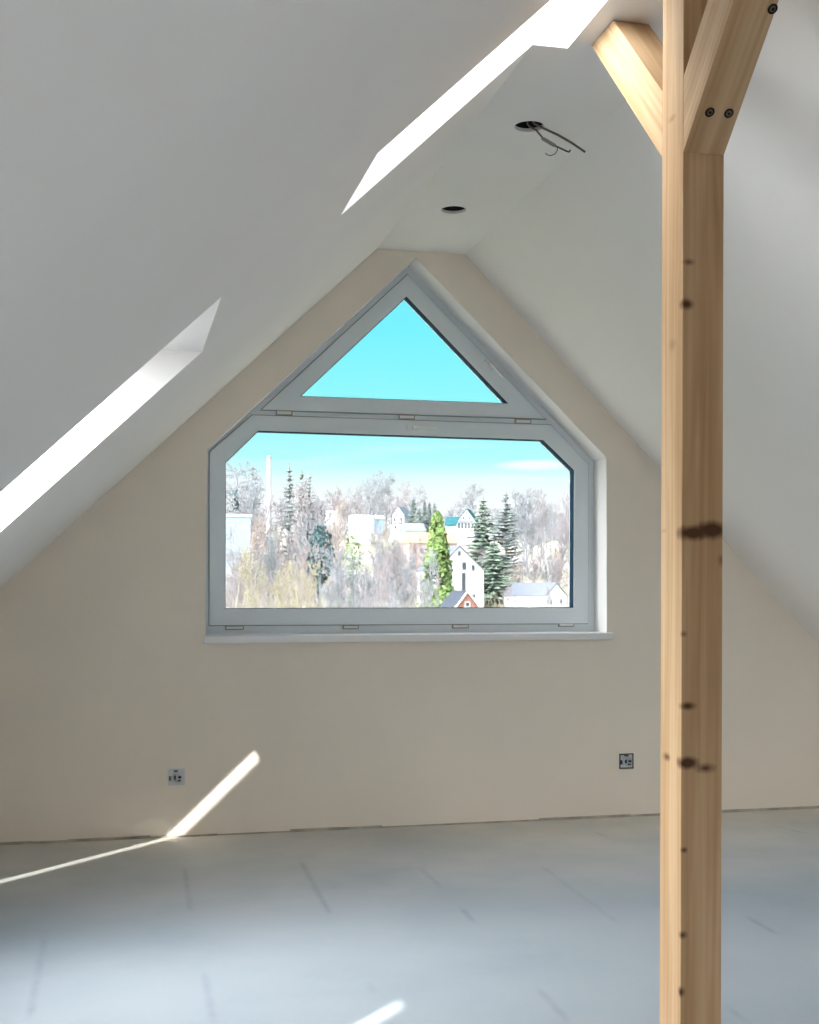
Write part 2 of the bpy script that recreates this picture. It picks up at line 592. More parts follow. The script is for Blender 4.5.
# roof windows: a frame box and a pane at the outer end of each shaft
WIN_LABELS = ['roof window low in the left slope, its shaft side half in bright sun', 'roof window over the viewer, outside the picture on the left', 'roof window high in the left slope whose shaft cuts the flat ceiling']
for n, (sill, head, v0, v1) in enumerate(GL):
    w = thing('window_%d' % (n + 2), (sill.x, v0, sill.z))
    struct(w, WIN_LABELS[n], 'window')
    Mx = Matrix(((LE.x, 0, LN.x, sill.x), (0, 1, 0, 0), (LE.z, 0, LN.z, sill.z), (0, 0, 0, 1)))
    Mx = Matrix.Translation((-sill.x, -v0, -sill.z)) @ Mx
    L = (head - sill).length
    j = 0.022
    T = ROOF_T - SHAFT_T
    f = MB()
    f.box((-0.05, v0 - 0.05, 0), (0.03, v1 + 0.05, T), 0, Mx)
    f.box((L - 0.004, v0 - 0.05, 0), (L + 0.06, v1 + 0.05, T), 0, Mx)
    f.box((0.03, v0 - 0.05, 0), (L - 0.004, v0 + j, T), 0, Mx)
    f.box((0.03, v1 - j, 0), (L - 0.004, v1 + 0.05, T), 0, Mx)
    fo = f.build('frame', M_SILL, w)
    g_ = MB()
    g_.box((0.03, v0 + j, T - 0.05), (L - 0.004, v1 - j, T - 0.044), 0, Mx)
    g_.build('pane', (M_ROOFGLASS, M_GLASS, M_TINTED)[n], w)
    # sampling portal in the opening: lets the sky light in with less noise, gives no light of its own
    ld = bpy.data.lights.new('sky_portal', 'AREA')
    ld.shape = 'RECTANGLE'
    ld.size, ld.size_y = L + 0.05, (v1 - v0)
    ld.cycles.is_portal = True
    lo = bpy.data.objects.new('sky_portal', ld)
    C.objects.link(lo)
    ctr = (sill + head) / 2 + LN * (T + 0.02)
    lo.matrix_world = Matrix(((LE.x, 0, LN.x, ctr.x), (0, 1, 0, (v0 + v1) / 2), (LE.z, 0, LN.z, ctr.z), (0, 0, 0, 1)))

# flat strip of ceiling with two round cut-outs and the notch of the high roof window
HOLES = [(at(535, 128, 4.28), 0.053), (at(453.5, 210, 5.31), 0.052)]
HOLE_C = [on_floor(529.0, 126.5, CEIL_Z), on_floor(453.6, 210.0, CEIL_Z)]
HOLE_R = [0.053, 0.056]
mb = MB()
outer = [(LU, REAR_V), (RU, REAR_V), (RU, WALL_V), (LU, WALL_V), (LU, B_OPEN['v1']), (B_OPEN['u1'], B_OPEN['v1']), (B_OPEN['u1'], B_OPEN['v0']), (LU, B_OPEN['v0'])]
circles = [[(h.x + r * math.cos(2 * math.pi * k / 28), h.y + r * math.sin(2 * math.pi * k / 28)) for k in range(28)] for h, r in zip(HOLE_C, HOLE_R)]
loops = [outer] + circles
tris = tessellate_polygon([[Vector((x, y, 0)) for x, y in lp_] for lp_ in loops])
flat = [p for lp_ in loops for p in lp_]
for t_ in tris:
    mb.face([(flat[k][0], flat[k][1], CEIL_Z) for k in t_])
for cc in circles:
    for k in range(28):
        a, b_ = cc[k], cc[(k + 1) % 28]
        mb.face([(a[0], a[1], CEIL_Z), (b_[0], b_[1], CEIL_Z), (b_[0], b_[1], CEIL_Z + 0.0125), (a[0], a[1], CEIL_Z + 0.0125)])
struct(mb.build('ceiling', M_SLOPE, recalc=False), 'narrow flat strip of white ceiling along the ridge', 'ceiling')

mb = MB()
mb.prism([(RU, REAR_V, CEIL_Z), (KNEE_R, REAR_V, rz(KNEE_R)), (KNEE_R + 0.3, REAR_V, rz(KNEE_R) + 0.1), (RU + 0.1, REAR_V, CEIL_Z + 0.4)],
         [(RU, WALL_V, CEIL_Z), (KNEE_R, WALL_V, rz(KNEE_R)), (KNEE_R + 0.3, WALL_V, rz(KNEE_R) + 0.1), (RU + 0.1, WALL_V, CEIL_Z + 0.4)])
struct(mb.build('ceiling_right', M_SLOPE), 'white sloping ceiling on the right behind the timber post', 'sloped ceiling')

mb = MB()
mb.box((KNEE_L - 0.2, REAR_V, 0), (KNEE_L, WALL_V, lz(KNEE_L) + 0.2))
struct(mb.build('wall_left', M_SLOPE), 'low white knee wall under the left slope', 'wall')
mb = MB()
mb.box((KNEE_R, REAR_V, 0), (KNEE_R + 0.2, WALL_V, rz(KNEE_R) + 0.02))
struct(mb.build('wall_right', M_SLOPE), 'low white knee wall under the right slope', 'wall')
mb = MB()
rear_pts = [(KNEE_L - 0.2, 0), (KNEE_R + 0.2, 0), (KNEE_R + 0.2, rz(KNEE_R) + 0.03), (RU + 0.1, CEIL_Z + 0.03), (LU - 0.1, CEIL_Z + 0.03), (KNEE_L - 0.2, lz(KNEE_L) + 0.03)]
mb.prism([(a, REAR_V - 0.2, b_) for a, b_ in rear_pts], [(a, REAR_V, b_) for a, b_ in rear_pts])
struct(mb.build('wall_rear', M_REAR), 'unseen rear wall behind the viewer, warm boards added for bounce light', 'wall')

# gable wall with the house-shaped opening
hole_px = [(205.4, 638), (207.0, 449.6), (415.6, 257.5), (606.4, 457.6), (606.8, 634)]
hole = [(p.x, p.z) for p in (at(x, y, WALL_V) for x, y in hole_px)]
SILL_Z = 0.955
hole[0] = (hole[0][0], SILL_Z - 0.03)
hole[4] = (hole[4][0], SILL_Z - 0.03)
GT = 0.36
mb = MB()
wall_outline = [(KNEE_L, 0), (KNEE_R, 0), (KNEE_R, rz(KNEE_R)), (RU, CEIL_Z), (LU, CEIL_Z), (KNEE_L, lz(KNEE_L))]
# outline a little larger than the room so the slopes butt against it
grow = [(KNEE_L - 0.3, -0.2), (KNEE_R + 0.3, -0.2), (KNEE_R + 0.3, rz(KNEE_R) + 0.1), (RU + 0.2, CEIL_Z + 0.35), (LU - 0.1, CEIL_Z + 0.35), (KNEE_L - 0.3, lz(KNEE_L) + 0.1)]
loops = [grow, hole]
tris = tessellate_polygon([[Vector((x, z, 0)) for x, z in l_] for l_ in loops])
flat = [p for l_ in loops for p in l_]
for y_ in (WALL_V, WALL_V + GT):
    for t_ in tris:
        mb.face([(flat[k][0], y_, flat[k][1]) for k in t_], 0)
for li, l_ in enumerate(loops):
    for k in range(len(l_)):
        a, b_ = l_[k], l_[(k + 1) % len(l_)]
        mb.face([(a[0], WALL_V, a[1]), (b_[0], WALL_V, b_[1]), (b_[0], WALL_V + GT, b_[1]), (a[0], WALL_V + GT, a[1])], li)
struct(mb.build('wall_gable', [M_GABLE, M_REVEAL], recalc=False), 'beige plastered gable wall around the house-shaped window', 'wall')

# edge strip in the gap between screed and wall
mb = MB()
random.seed(5)
x = KNEE_L
while x < KNEE_R:
    x2 = min(KNEE_R, x + random.uniform(0.15, 0.5))
    h = random.uniform(0.005, 0.013)
    mb.box((x, WALL_V - random.uniform(0.008, 0.016), 0), (x2, WALL_V, h))
    x = x2
struct(mb.build('trim_1', M_STRIP), 'ragged grey edging strip between screed and gable wall', 'edging strip')

# ------------------------------------------------------------------ gable window
FV = WALL_V + 0.180              # face of the fixed frame
SV = FV - 0.014                  # face of the sashes
win = thing('window_1', (at(409, 634, FV).x, FV, SILL_Z))
struct(win, 'white house-shaped gable window, triangular light above a wide lower light', 'window')
W0 = win.location.copy()
pz = lambda pts, v: [((at(x, y, v) - W0).x, (at(x, y, v) - W0).z) for x, y in pts]
low_out = pz([(209.6, 625.2), (209.8, 452), (252.5, 415.2), (551, 425), (588.5, 464.2), (588.2, 623.3)], SV)
low_in = pz([(225.0, 608.8), (225.4, 462.4), (258.2, 430.6), (543.4, 439.8), (574.4, 470.2), (573.8, 607.8)], SV)
up_out = pz([(262.2, 409.3), (407.6, 274.6), (545.2, 418.6)], SV)
up_in = pz([(300.0, 396.3), (406.8, 296.2), (508.8, 403.6)], SV)
y_of = lambda v: v - W0.y


def shrink(poly, d):
    cx = sum(p[0] for p in poly) / len(poly)
    cz = sum(p[1] for p in poly) / len(poly)
    n = len(poly)
    out = []
    for i in range(n):
        p0, p1, p2 = Vector(poly[i - 1]), Vector(poly[i]), Vector(poly[(i + 1) % n])
        e1, e2 = (p1 - p0).normalized(), (p2 - p1).normalized()
        n1, n2 = Vector((-e1.y, e1.x)), Vector((-e2.y, e2.x))
        c = Vector((cx, cz))
        if (c - p1).dot(n1) < 0:
            n1 = -n1
        if (c - p1).dot(n2) < 0:
            n2 = -n2
        q = (n1 + n2)
        q = q / q.dot(n1) if abs(q.dot(n1)) > 1e-6 else n1
        out.append(tuple(p1 + q * d))
    return out


frame_out = [(x - W0.x, z - W0.z) for x, z in hole]
frame_out = [(x, z) for x, z in frame_out]
frame_out[0] = (frame_out[0][0], 0.0)
frame_out[4] = (frame_out[4][0], 0.0)
f = MB()
f.ring(frame_out, [shrink(low_in, -0.018), shrink(up_in, -0.018)], y_of(FV), y_of(FV) + 0.075)
f.build('frame', M_PVC, win)
# narrow shadow-grey seal line round each sash
for nm, po, pi in (('lower', low_out, low_in), ('upper', up_out, up_in)):
    s = MB()
    s.ring(po, [pi], y_of(SV), y_of(FV) + 0.062)
    so = s.build('sash', M_PVC, win, bevel=0.004)
    tag(so, 'wide lower sash with cut upper corners' if nm == 'lower' else 'triangular upper sash')
    sl = MB()
    sl.ring(shrink(po, -0.005), [shrink(po, 0.004)], y_of(FV) - 0.004, y_of(FV) - 0.0005)
    sl.build('seal', M_SHADOWGAP, so)
    ga = MB()
    ga.ring(pi, [shrink(pi, 0.003)], y_of(SV) + 0.006, y_of(SV) + 0.058)
    ga.build('gasket', M_GASKET, so)
    p = MB()
    p.ring(shrink(pi, -0.006), [], y_of(SV) + 0.058, y_of(SV) + 0.064)
    p.build('pane', M_DIMGLASS, so)
    # lever handle
    h = MB()
    if nm == 'upper':
        a, b_ = at(484.5, 360.5, SV) - W0, at(499.5, 377.0, SV) - W0
    else:
        a, b_ = at(407, 427.4, SV) - W0, at(432, 428.6, SV) - W0
    d = (b_ - a).normalized()
    side = Vector((-d.z, 0, d.x))
    yv = Vector((0, -1, 0))
    c0 = a + d * 0.03
    h.prism([c0 - d * 0.03 - side * 0.012, c0 + d * 0.03 - side * 0.012, c0 + d * 0.03 + side * 0.012, c0 - d * 0.03 + side * 0.012],
            [q + yv * 0.010 for q in (c0 - d * 0.027 - side * 0.010, c0 + d * 0.027 - side * 0.010, c0 + d * 0.027 + side * 0.010, c0 - d * 0.027 + side * 0.010)])
    h.tube([c0 + yv * 0.008, c0 + yv * 0.036, c0 + yv * 0.042 + d * 0.02, b_ + yv * 0.040, b_ + yv * 0.038 + d * 0.012], [0.008, 0.008, 0.0085, 0.0075, 0.004], 10)
    h.build('handle', M_HANDLE, so, smooth=False)
for (x0, y0, x1, y1) in [(276, 410.4, 292.5, 415.2), (399, 414.8, 415, 419.2), (515.4, 419.2, 531.5, 423.6), (225.3, 625.6, 244, 630), (343, 625, 359, 629.4), (452.5, 624.2, 469, 628.6), (558.8, 622.8, 574.5, 627.0)]:
    a, b_ = at(x0, y1, SV) - W0, at(x1, y0, SV) - W0
    h = MB()
    y_ = y_of(FV)
    dz = (at(x1, y1, SV) - at(x0, y1, SV)).z
    h.box((a.x, y_ - 0.010, a.z), (b_.x, y_ + 0.002, b_.z), 0)
    h.box((a.x + 0.006, y_ - 0.0135, a.z + 0.006), (b_.x - 0.006, y_ - 0.009, b_.z - 0.005), 1)
    h.build('hinge_cover', [M_SHADOWGAP, M_HANDLE], win)
# inner sill board
sl = MB()
sv = WALL_V - 0.035
xl, xr = at(203.5, 637, sv).x - W0.x, at(613.5, 634, sv).x - W0.x
sl.box((xl, y_of(sv), -0.034), (xr, y_of(WALL_V - 0.001), 0.0))
sl.box((hole[0][0] - W0.x + 0.001, y_of(WALL_V - 0.001), -0.029), (hole[4][0] - W0.x - 0.001, y_of(FV) + 0.07, 0.0))
sl.build('sill', M_SILL, win, bevel=0.003)
pd = bpy.data.lights.new('sky_portal', 'AREA')
pd.shape = 'RECTANGLE'
pd.size, pd.size_y = 2.2, 2.0
pd.cycles.is_portal = True
po_ = bpy.data.objects.new('sky_portal', pd)
C.objects.link(po_)
po_.location = (1.4, WALL_V + GT + 0.02, 1.85)
po_.rotation_euler = (-math.pi / 2, 0, 0)

# ------------------------------------------------------------------ timber post with knee braces
PW = 0.115
PV = None
xa, xb, xc = 660.9, 681.8, 722.9
r1, r2, r0 = ray(xb, 500), ray(xc, 500), ray(xa, 500)
k1, k2, k0 = r1.x / r1.y, r2.x / r2.y, r0.x / r0.y
PV = PW / (k2 - k1)              # depth of the front face
PU = k1 * PV                     # its left edge
PB = PU / k0                     # depth of the back face
post = thing('timber_post', (PU, PV, 0))
tag(post, 'pale pine timber post with two knee braces standing on the screed', 'post')
post.rotation_euler = (0, math.radians(0.20), 0)
post.location = (PU - 0.0047, PV, 0)
PD = PB - PV
px = lambda x, y: ((at(x, y, PV) - Vector((PU, PV, 0))).x, (at(x, y, PV)).z)
kn = []
for x, y, rx, rz_, amt in [(692, 533, .040, .014, 1.0), (712, 530, .045, .016, 1.0), (688, 763, .034, .012, 1.0), (706, 768, .030, .010, .7), (688, 706, .022, .008, .8),
                           (686, 304, .020, .011, .9), (688, 262, .018, .007, .6), (685, 850, .010, .006, .7), (684, 935, .012, .008, .7), (682, 992, .012, .010, .8),
                           (684, 634, .010, .006, .5), (723, 560, .014, .012, .5)]:
    a, z_ = px(x, y)
    kn.append((a, 0.0, z_, rx * 1.25, rz_ * 1.7, amt))
for x, y, rx, rz_, amt in [(668, 758, .030, .014, .65), (664, 530, .020, .008, .25), (671, 118, .03, .012, .25), (672, 345, .03, .02, .2)]:
    p_ = at(x, y, (PV + PB) / 2)
    kn.append((0.0, (x - xb) / (xa - xb) * PD, p_.z, rx, rz_, amt))
b0 = MB()
b0.box((0, 0, 0), (PW, PD, CEIL_Z - 0.001))
b0.build('post', pine('pine_post', kn), post, bevel=0.0025)
zl, zu = 2.375, 2.56
zl_f, zu_f = at(682, 152, PV).z, at(683, 76, PV).z
zl_b, zu_b = at(661, 158, PB).z, at(661, 92, PB).z
M_BRACE = pine('pine_brace', [], 'Z')


def brace(sgn, v0, za, zb):
    """Knee brace from the post face at depth v0 (local) up to the ceiling; own frame with grain along z."""
    h = CEIL_Z - 0.002
    pts = [(v0, za), (v0 + sgn * (h - za), h), (v0 + sgn * (h - zb), h), (v0, zb)]
    ang = -sgn * math.pi / 4
    R = Matrix.Rotation(ang, 4, 'X')
    Ri = R.inverted()
    org = Vector((0, v0, za))
    loc = [Ri @ (Vector((0, p[0], p[1])) - org) for p in pts]
    m_ = MB()
    e = 0.0005
    m_.prism([q + Vector((e, 0, 0)) for q in loc], [q + Vector((PW - e, 0, 0)) for q in loc])
    o = m_.build('brace', M_BRACE, post, bevel=0.002)
    o.location = org
    o.rotation_euler = (ang, 0, 0)
    return o, R, org


br_away, _, _ = brace(1, PD, zl_b, zu_b)
tag(br_away, 'knee brace leaning away towards the window')
br_near, RN, ON = brace(-1, 0.0, zl_f, zu_f)
tag(br_near, 'knee brace leaning towards the viewer, with screw heads in its underside')
# screws sunk in the underside of the near brace
nrm = Vector((0, -1, -1)).normalized()
p_on = Vector((PU, PV, zl_f))
for x, y in [(708.5, 112), (727.5, 113), (771.0, 8.5)]:
    r = ray(x, y)
    tt = (p_on - EYE_P).dot(nrm) / r.dot(nrm)
    wp = EYE_P + r * tt - Vector((PU, PV, 0))
    lo_ = RN.inverted() @ (wp - ON)
    nl = RN.inverted() @ nrm
    s = MB()
    zax = nl.normalized()
    xa_ = Vector((1, 0, 0))
    ya_ = zax.cross(xa_)
    cir = lambda rad, off: [lo_ + zax * off + xa_ * rad * math.cos(2 * math.pi * k / 20) + ya_ * rad * math.sin(2 * math.pi * k / 20) for k in range(20)]
    s.prism(cir(0.0125, -0.002), cir(0.0125, 0.0006), 0)
    s.prism(cir(0.0075, 0.0006), cir(0.0065, 0.003), 1)
    s.prism(cir(0.004, 0.003), cir(0.004, 0.0034), 0)
    s.build('screw', [M_HOLE, M_STEEL], br_near)

# ------------------------------------------------------------------ ceiling cut-outs and cables
for k, (h, r) in enumerate(zip(HOLE_C, HOLE_R)):
    n = 28
    o = MB()
    for i in range(n):
        a0, a1 = 2 * math.pi * i / n, 2 * math.pi * (i + 1) / n
        p0, p1 = Vector((math.cos(a0), math.sin(a0), 0)), Vector((math.cos(a1), math.sin(a1), 0))
        rb = r + 0.004
        o.face([p0 * rb + Vector((0, 0, 0.0125)), p1 * rb + Vector((0, 0, 0.0125)), p1 * rb + Vector((0, 0, 0.11)), p0 * rb + Vector((0, 0, 0.11))])
        o.face([p0 * rb + Vector((0, 0, 0.11)), p1 * rb + Vector((0, 0, 0.11)), Vector((0, 0, 0.11))])
    ob = o.build('downlight_cutout', M_CAN, recalc=False)
    ob.location = (h.x, h.y, CEIL_Z)
    tag(ob, 'round open hole in the flat ceiling with cables hanging out' if k == 0 else 'empty round hole in the flat ceiling nearer the gable window', 'ceiling hole', 'round cut-outs in the flat ceiling')

H = HOLE_C[0]
dv = H.y
c = MB()
path = [H + Vector((0.0, 0.01, 0.06)), H + Vector((0.02, 0, 0.012)), at(545, 129, dv), at(558, 135, dv - 0.02), at(572, 143, dv - 0.05), at(585, 152, dv - 0.08)]
c.tube(path, [0.0042] * 5 + [0.0038], 8, 0)
ob = c.build('electric_cable', [M_CABLE, M_WIRE], smooth=True)
tag(ob, 'long grey cable end sticking out of the ceiling hole', 'cable')
t2 = thing('electric_cable', tuple(H))
tag(t2, 'short cable with a connector block and bent wire ends hanging from ceiling hole', 'cable')
c = MB()
q = [at(530, 127, dv), at(536, 130, dv), at(542, 137, dv - 0.02)]
c.tube([Vector((-0.012, 0.0, 0.06)), Vector((-0.006, 0, 0.008))] + [p - H for p in q], 0.0035, 8)
c.build('sheath', M_CABLE, t2, smooth=True)
c = MB()
a, b_ = at(542, 138, dv - 0.02) - H, at(555.5, 146, dv - 0.05) - H
c.tube([a, a + (b_ - a) * 0.1, a + (b_ - a) * 0.9, b_], [0.005, 0.0068, 0.0068, 0.005], 8)
c.build('connector', M_CLAMP, t2)
c = MB()
c.tube([p - H for p in (at(555.5, 146, dv - 0.05), at(561, 148.5, dv - 0.06), at(566, 151, dv - 0.07), at(569, 152, dv - 0.07), at(570.5, 150, dv - 0.07))], 0.0028, 6)
c.build('wire', M_WIRE, t2, smooth=True)
c = MB()
c.tube([p - H for p in (at(557, 147, dv - 0.05), at(557.5, 150, dv - 0.05), at(555, 154, dv - 0.05), at(550, 155.8, dv - 0.05), at(546.5, 154.5, dv - 0.05), at(545.5, 153, dv - 0.05))], 0.0016, 6)
c.build('wire', M_WIRE, t2, smooth=True)

# ------------------------------------------------------------------ wall sockets (inserts without cover plates)
def socket(x, y, label, dark):
    p = at(x, y, WALL_V)
    t = thing('wall_socket', (p.x, WALL_V, p.z))
    tag(t, label, 'socket', 'uncovered sockets low on the gable wall')
    s = 0.039
    m_ = MB()
    # box rim in the wall
    m_.ring([(-s, -s), (s, -s), (s, s), (-s, s)], [[(-s + .006, -s + .006), (s - .006, -s + .006), (s - .006, s - .006), (-s + .006, s - .006)]], -0.004, -0.0005)
    m_.build('carrier_ring', M_SOCKDARK if dark else M_SOCK, t)
    m_ = MB()
    m_.ring([(-s + .006, -s + .006), (s - .006, -s + .006), (s - .006, s - .006), (-s + .006, s - .006)], [], -0.003, -0.0005)
    m_.build('backplate', M_SOCK, t)
    m_ = MB()
    rr = lambda rad, n=20, cx=0.003, cz=-0.002: [(cx + rad * math.cos(2 * math.pi * k / n), cz + rad * math.sin(2 * math.pi * k / n)) for k in range(n)]
    m_.ring(rr(0.023), [rr(0.0185)], -0.016, -0.003)
    m_.ring(rr(0.0185), [], -0.006, -0.003)
    m_.build('insert', M_SOCK, t)
    for nm, bx in (('contact', (-0.010, -0.004, -0.010, 0.008)), ('contact', (0.009, 0.022, -0.004, 0.005)), ('contact', (0.006, 0.020, -0.019, -0.014)), ('claw', (-0.034, -0.028, -0.014, 0.006)), ('claw', (-0.012, 0.006, 0.027, 0.032))):
        m_ = MB()
        m_.box((bx[0], -0.018, bx[2]), (bx[1], -0.003, bx[3]))
        m_.build(nm, M_SOCKDARK, t)
    m_ = MB()
    m_.tube([(0.012, -0.007, -0.0215), (0.012, -0.0045, -0.0215)], 0.004, 10)
    m_.build('screw', M_STEEL, t)


socket(176.4, 777, 'uncovered pale wall socket below the left end of the window, near the sun streak', False)
socket(626.2, 761, 'uncovered wall socket with dark rim on the gable wall beside the post', True)
# ------------------------------------------------------------------ the valley and hillside outside
PROFILE = [(WALL_V + 1.5, -6.0), (30, -5.0), (60, -4.6), (100, -5.2), (140, -5.4), (200, -4.6), (260, 4.0), (330, 11.0), (400, 16.5), (470, 20.5), (600, 25.0), (900, 30.0)]


def ground(v, u=0.0):
    for (a, za), (b_, zb) in zip(PROFILE, PROFILE[1:]):
        if v <= b_:
            t = max(0, (v - a) / (b_ - a))
            z = za + (zb - za) * t
            break
    else:
        z = PROFILE[-1][1]
    lean = (0.25 * v - u) / max(v, 1)        # the slope climbs a little to the left
    return z + max(0.0, min(1, (v - 120) / 200)) * 6.0 * max(-0.3, min(1.0, lean * 4.5))


def hill_mat():
    m, t, b = new_mat('winter_meadow')
    b.inputs['Roughness'].default_value = 0.95
    b.inputs['Specular IOR Level'].default_value = 0.05
    c = N(t, 'ShaderNodeTexCoord')
    n = N(t, 'ShaderNodeTexNoise')
    n.inputs['Scale'].default_value = 0.05
    n.inputs['Detail'].default_value = 6
    t.links.new(c.outputs['Object'], n.inputs['Vector'])
    t.links.new(ramp(t, n.outputs[0], [(0.35, (0.30, 0.33, 0.20)), (0.5, (0.38, 0.35, 0.29)), (0.65, (0.42, 0.37, 0.36))]), b.inputs['Base Color'])
    return m


mb = MB()
uv = [-140 + 20 * i for i in range(27)]
vg = [WALL_V + 1.5, 14, 22, 30, 45, 60, 80, 100, 120, 140, 160, 180, 200, 215, 230, 245, 260, 280, 305, 330, 365, 400, 435, 470, 530, 600, 750, 900]
for i in range(len(uv) - 1):
    for j in range(len(vg) - 1):
        mb.face([(uv[a], vg[b_], ground(vg[b_], uv[a])) for a, b_ in ((i, j), (i + 1, j), (i + 1, j + 1), (i, j + 1))])
struct(mb.build('hillside_terrain', hill_mat(), recalc=False, weld=True, smooth=False), 'pale winter hillside across the valley beyond the window', 'hillside')

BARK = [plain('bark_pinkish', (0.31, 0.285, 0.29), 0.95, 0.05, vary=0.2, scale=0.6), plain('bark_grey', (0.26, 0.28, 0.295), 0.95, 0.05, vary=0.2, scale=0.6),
        plain('bark_ochre', (0.36, 0.34, 0.245), 0.95, 0.05, vary=0.2, scale=0.6), plain('bark_tan', (0.36, 0.305, 0.27), 0.95, 0.05, vary=0.2, scale=0.6)]
M_SPRUCE = plain('spruce_needles', (0.17, 0.225, 0.175), 0.9, 0.1, vary=0.5, scale=0.9)
M_YEW = plain('dark_evergreen_leaves', (0.06, 0.115, 0.12), 0.9, 0.1, vary=0.5, scale=0.9)
M_IVY = plain('bright_ivy_leaves', (0.20, 0.295, 0.10), 0.9, 0.1, vary=0.5, scale=0.9)
M_FIR = plain('blue_grey_needles', (0.22, 0.265, 0.245), 0.9, 0.1, vary=0.4, scale=0.9)


def bare_mesh(seed, h, spread, upright, trunk, dens, mi_list, twig=0.028, fork=0.16):
    """Leafless tree: a trunk that splits again and again down to fine twigs."""
    R = random.Random(seed)
    m = MB()

    def limb(p, d, L, r, lvl):
        n = 4 if lvl < 2 else 3
        pts, rad = [p], [r]
        q, dd = p.copy(), d.copy()
        for k in range(n):
            dd = (dd + Vector((R.gauss(0, .13), R.gauss(0, .13), R.gauss(0, .08) + (.09 * upright if lvl else .05)))).normalized()
            q = q + dd * (L / n)
            pts.append(q.copy())
            rad.append(max(twig * 0.6, r * (1 - 0.72 * (k + 1) / n)))
        m.tube(pts, rad, 6 if lvl == 0 else 3, 0, caps=False)
        if lvl >= 4 or L < 0.5:
            return
        cnt = dens[lvl]
        for k in range(cnt):
            t = (fork + (1 - fork) * (k + R.random()) / cnt) if lvl == 0 else (0.2 + 0.8 * (k + R.random()) / cnt)
            f_ = t * n
            i = min(n - 1, int(f_))
            b0_ = pts[i].lerp(pts[i + 1], f_ - i)
            az = R.uniform(0, 2 * math.pi)
            ax = (pts[i + 1] - pts[i]).normalized()
            o1 = ax.orthogonal().normalized()
            o2 = ax.cross(o1)
            tilt = math.radians(R.uniform(28, 62)) * spread
            nd = ax * math.cos(tilt) + (o1 * math.cos(az) + o2 * math.sin(az)) * math.sin(tilt)
            if lvl == 0:
                ln = h * R.uniform(.30, .46) * (1.12 - 0.75 * t)
            else:
                ln = L * R.uniform(.40, .68) * (1.1 - 0.4 * t)
            limb(b0_, nd, ln, max(twig, rad[min(n, i + 1)] * 0.62), lvl + 1)

    limb(Vector((0, 0, -0.4)), Vector((R.gauss(0, .03), R.gauss(0, .03), 1)), h, trunk, 0)
    return m


def shrub_mesh(seed, h, stems):
    R = random.Random(seed)
    m = MB()
    for s in range(stems):
        az = R.uniform(0, 2 * math.pi)
        rr = abs(R.gauss(0, .22)) * h
        p = Vector((math.cos(az) * rr * .4, math.sin(az) * rr * .4, -0.2))
        lean = R.uniform(.1, .55)
        d = Vector((math.cos(az) * lean, math.sin(az) * lean, 1)).normalized()
        L = h * R.uniform(.55, 1.0)
        pts, dd = [p], d
        for k in range(4):
            dd = (dd + Vector((R.gauss(0, .1), R.gauss(0, .1), .06))).normalized()
            pts.append(pts[-1] + dd * L / 4)
        m.tube(pts, [.03, .025, .02, .015, .008], 3, 0, caps=False)
        for k in range(9):
            t = R.uniform(.25, 1) * 4
            i = min(3, int(t))
            b_ = pts[i].lerp(pts[i + 1], t - i)
            nd = (dd + Vector((R.gauss(0, .5), R.gauss(0, .5), R.uniform(.0, .5)))).normalized()
            l2 = L * R.uniform(.15, .35)
            e = b_ + nd * l2
            m.tube([b_, b_.lerp(e, .5) + Vector((R.gauss(0, .04), R.gauss(0, .04), 0)), e], [.014, .011, .006], 3, 0, caps=False)
    return m


def spruce_mesh(seed, h, width, droop, gap):
    """Needle tree: a trunk with tiers of drooping boughs, each set with needle sprays."""
    R = random.Random(seed)
    tr, cr = MB(), MB()
    tr.tube([(0, 0, -0.4), (0, 0, h * .5), (0, 0, h * .97)], [h * .016, h * .010, .03], 7, 0)
    z = h * 0.10
    while z < h * 0.985:
        f_ = 1 - z / h
        Lb = width * (f_ ** 0.85) * R.uniform(.75, 1.1) + 0.15
        nb = 9 if f_ > .2 else 6
        a0 = R.uniform(0, 6.28)
        for k in range(nb):
            if R.random() < gap:
                continue
            az = a0 + k * 2 * math.pi / nb + R.gauss(0, .15)
            L = Lb * R.uniform(.55, 1.15)
            ca, sa = math.cos(az), math.sin(az)
            steps = max(2, int(L / 0.42))
            for s in range(steps + 1):
                t = (s + .5) / (steps + 1)
                r = L * t
                zz = z - droop * L * t + .18 * L * t * t + R.gauss(0, .05)
                w_ = (0.40 + .26 * L * (1 - t)) * R.uniform(.6, 1.3)
                c = Vector((ca * r, sa * r, zz))
                o = Vector((ca, sa, -droop))
                s_ = Vector((-sa, ca, 0))
                tip = c + o * (.55 + .12 * L) * R.uniform(.7, 1.1)
                up = Vector((0, 0, R.uniform(.04, .16)))
                cr.face([c - o * .25 + up, c + s_ * w_ - Vector((0, 0, .16)), tip, c - s_ * w_ - Vector((0, 0, .16))])
                hang = Vector((R.gauss(0, .08), R.gauss(0, .08), -R.uniform(.3, .65)))
                cr.face([c - s_ * w_ * .6, c + s_ * w_ * .6, c + hang + o * .15])
        z += h * R.uniform(.026, .042) + 0.05
    for k in range(6):
        az = k * 1.05
        cr.face([(0, 0, h * 1.02), (math.cos(az) * .22, math.sin(az) * .22, h * .93), (math.cos(az + .9) * .22, math.sin(az + .9) * .22, h * .93)])
    return tr, cr


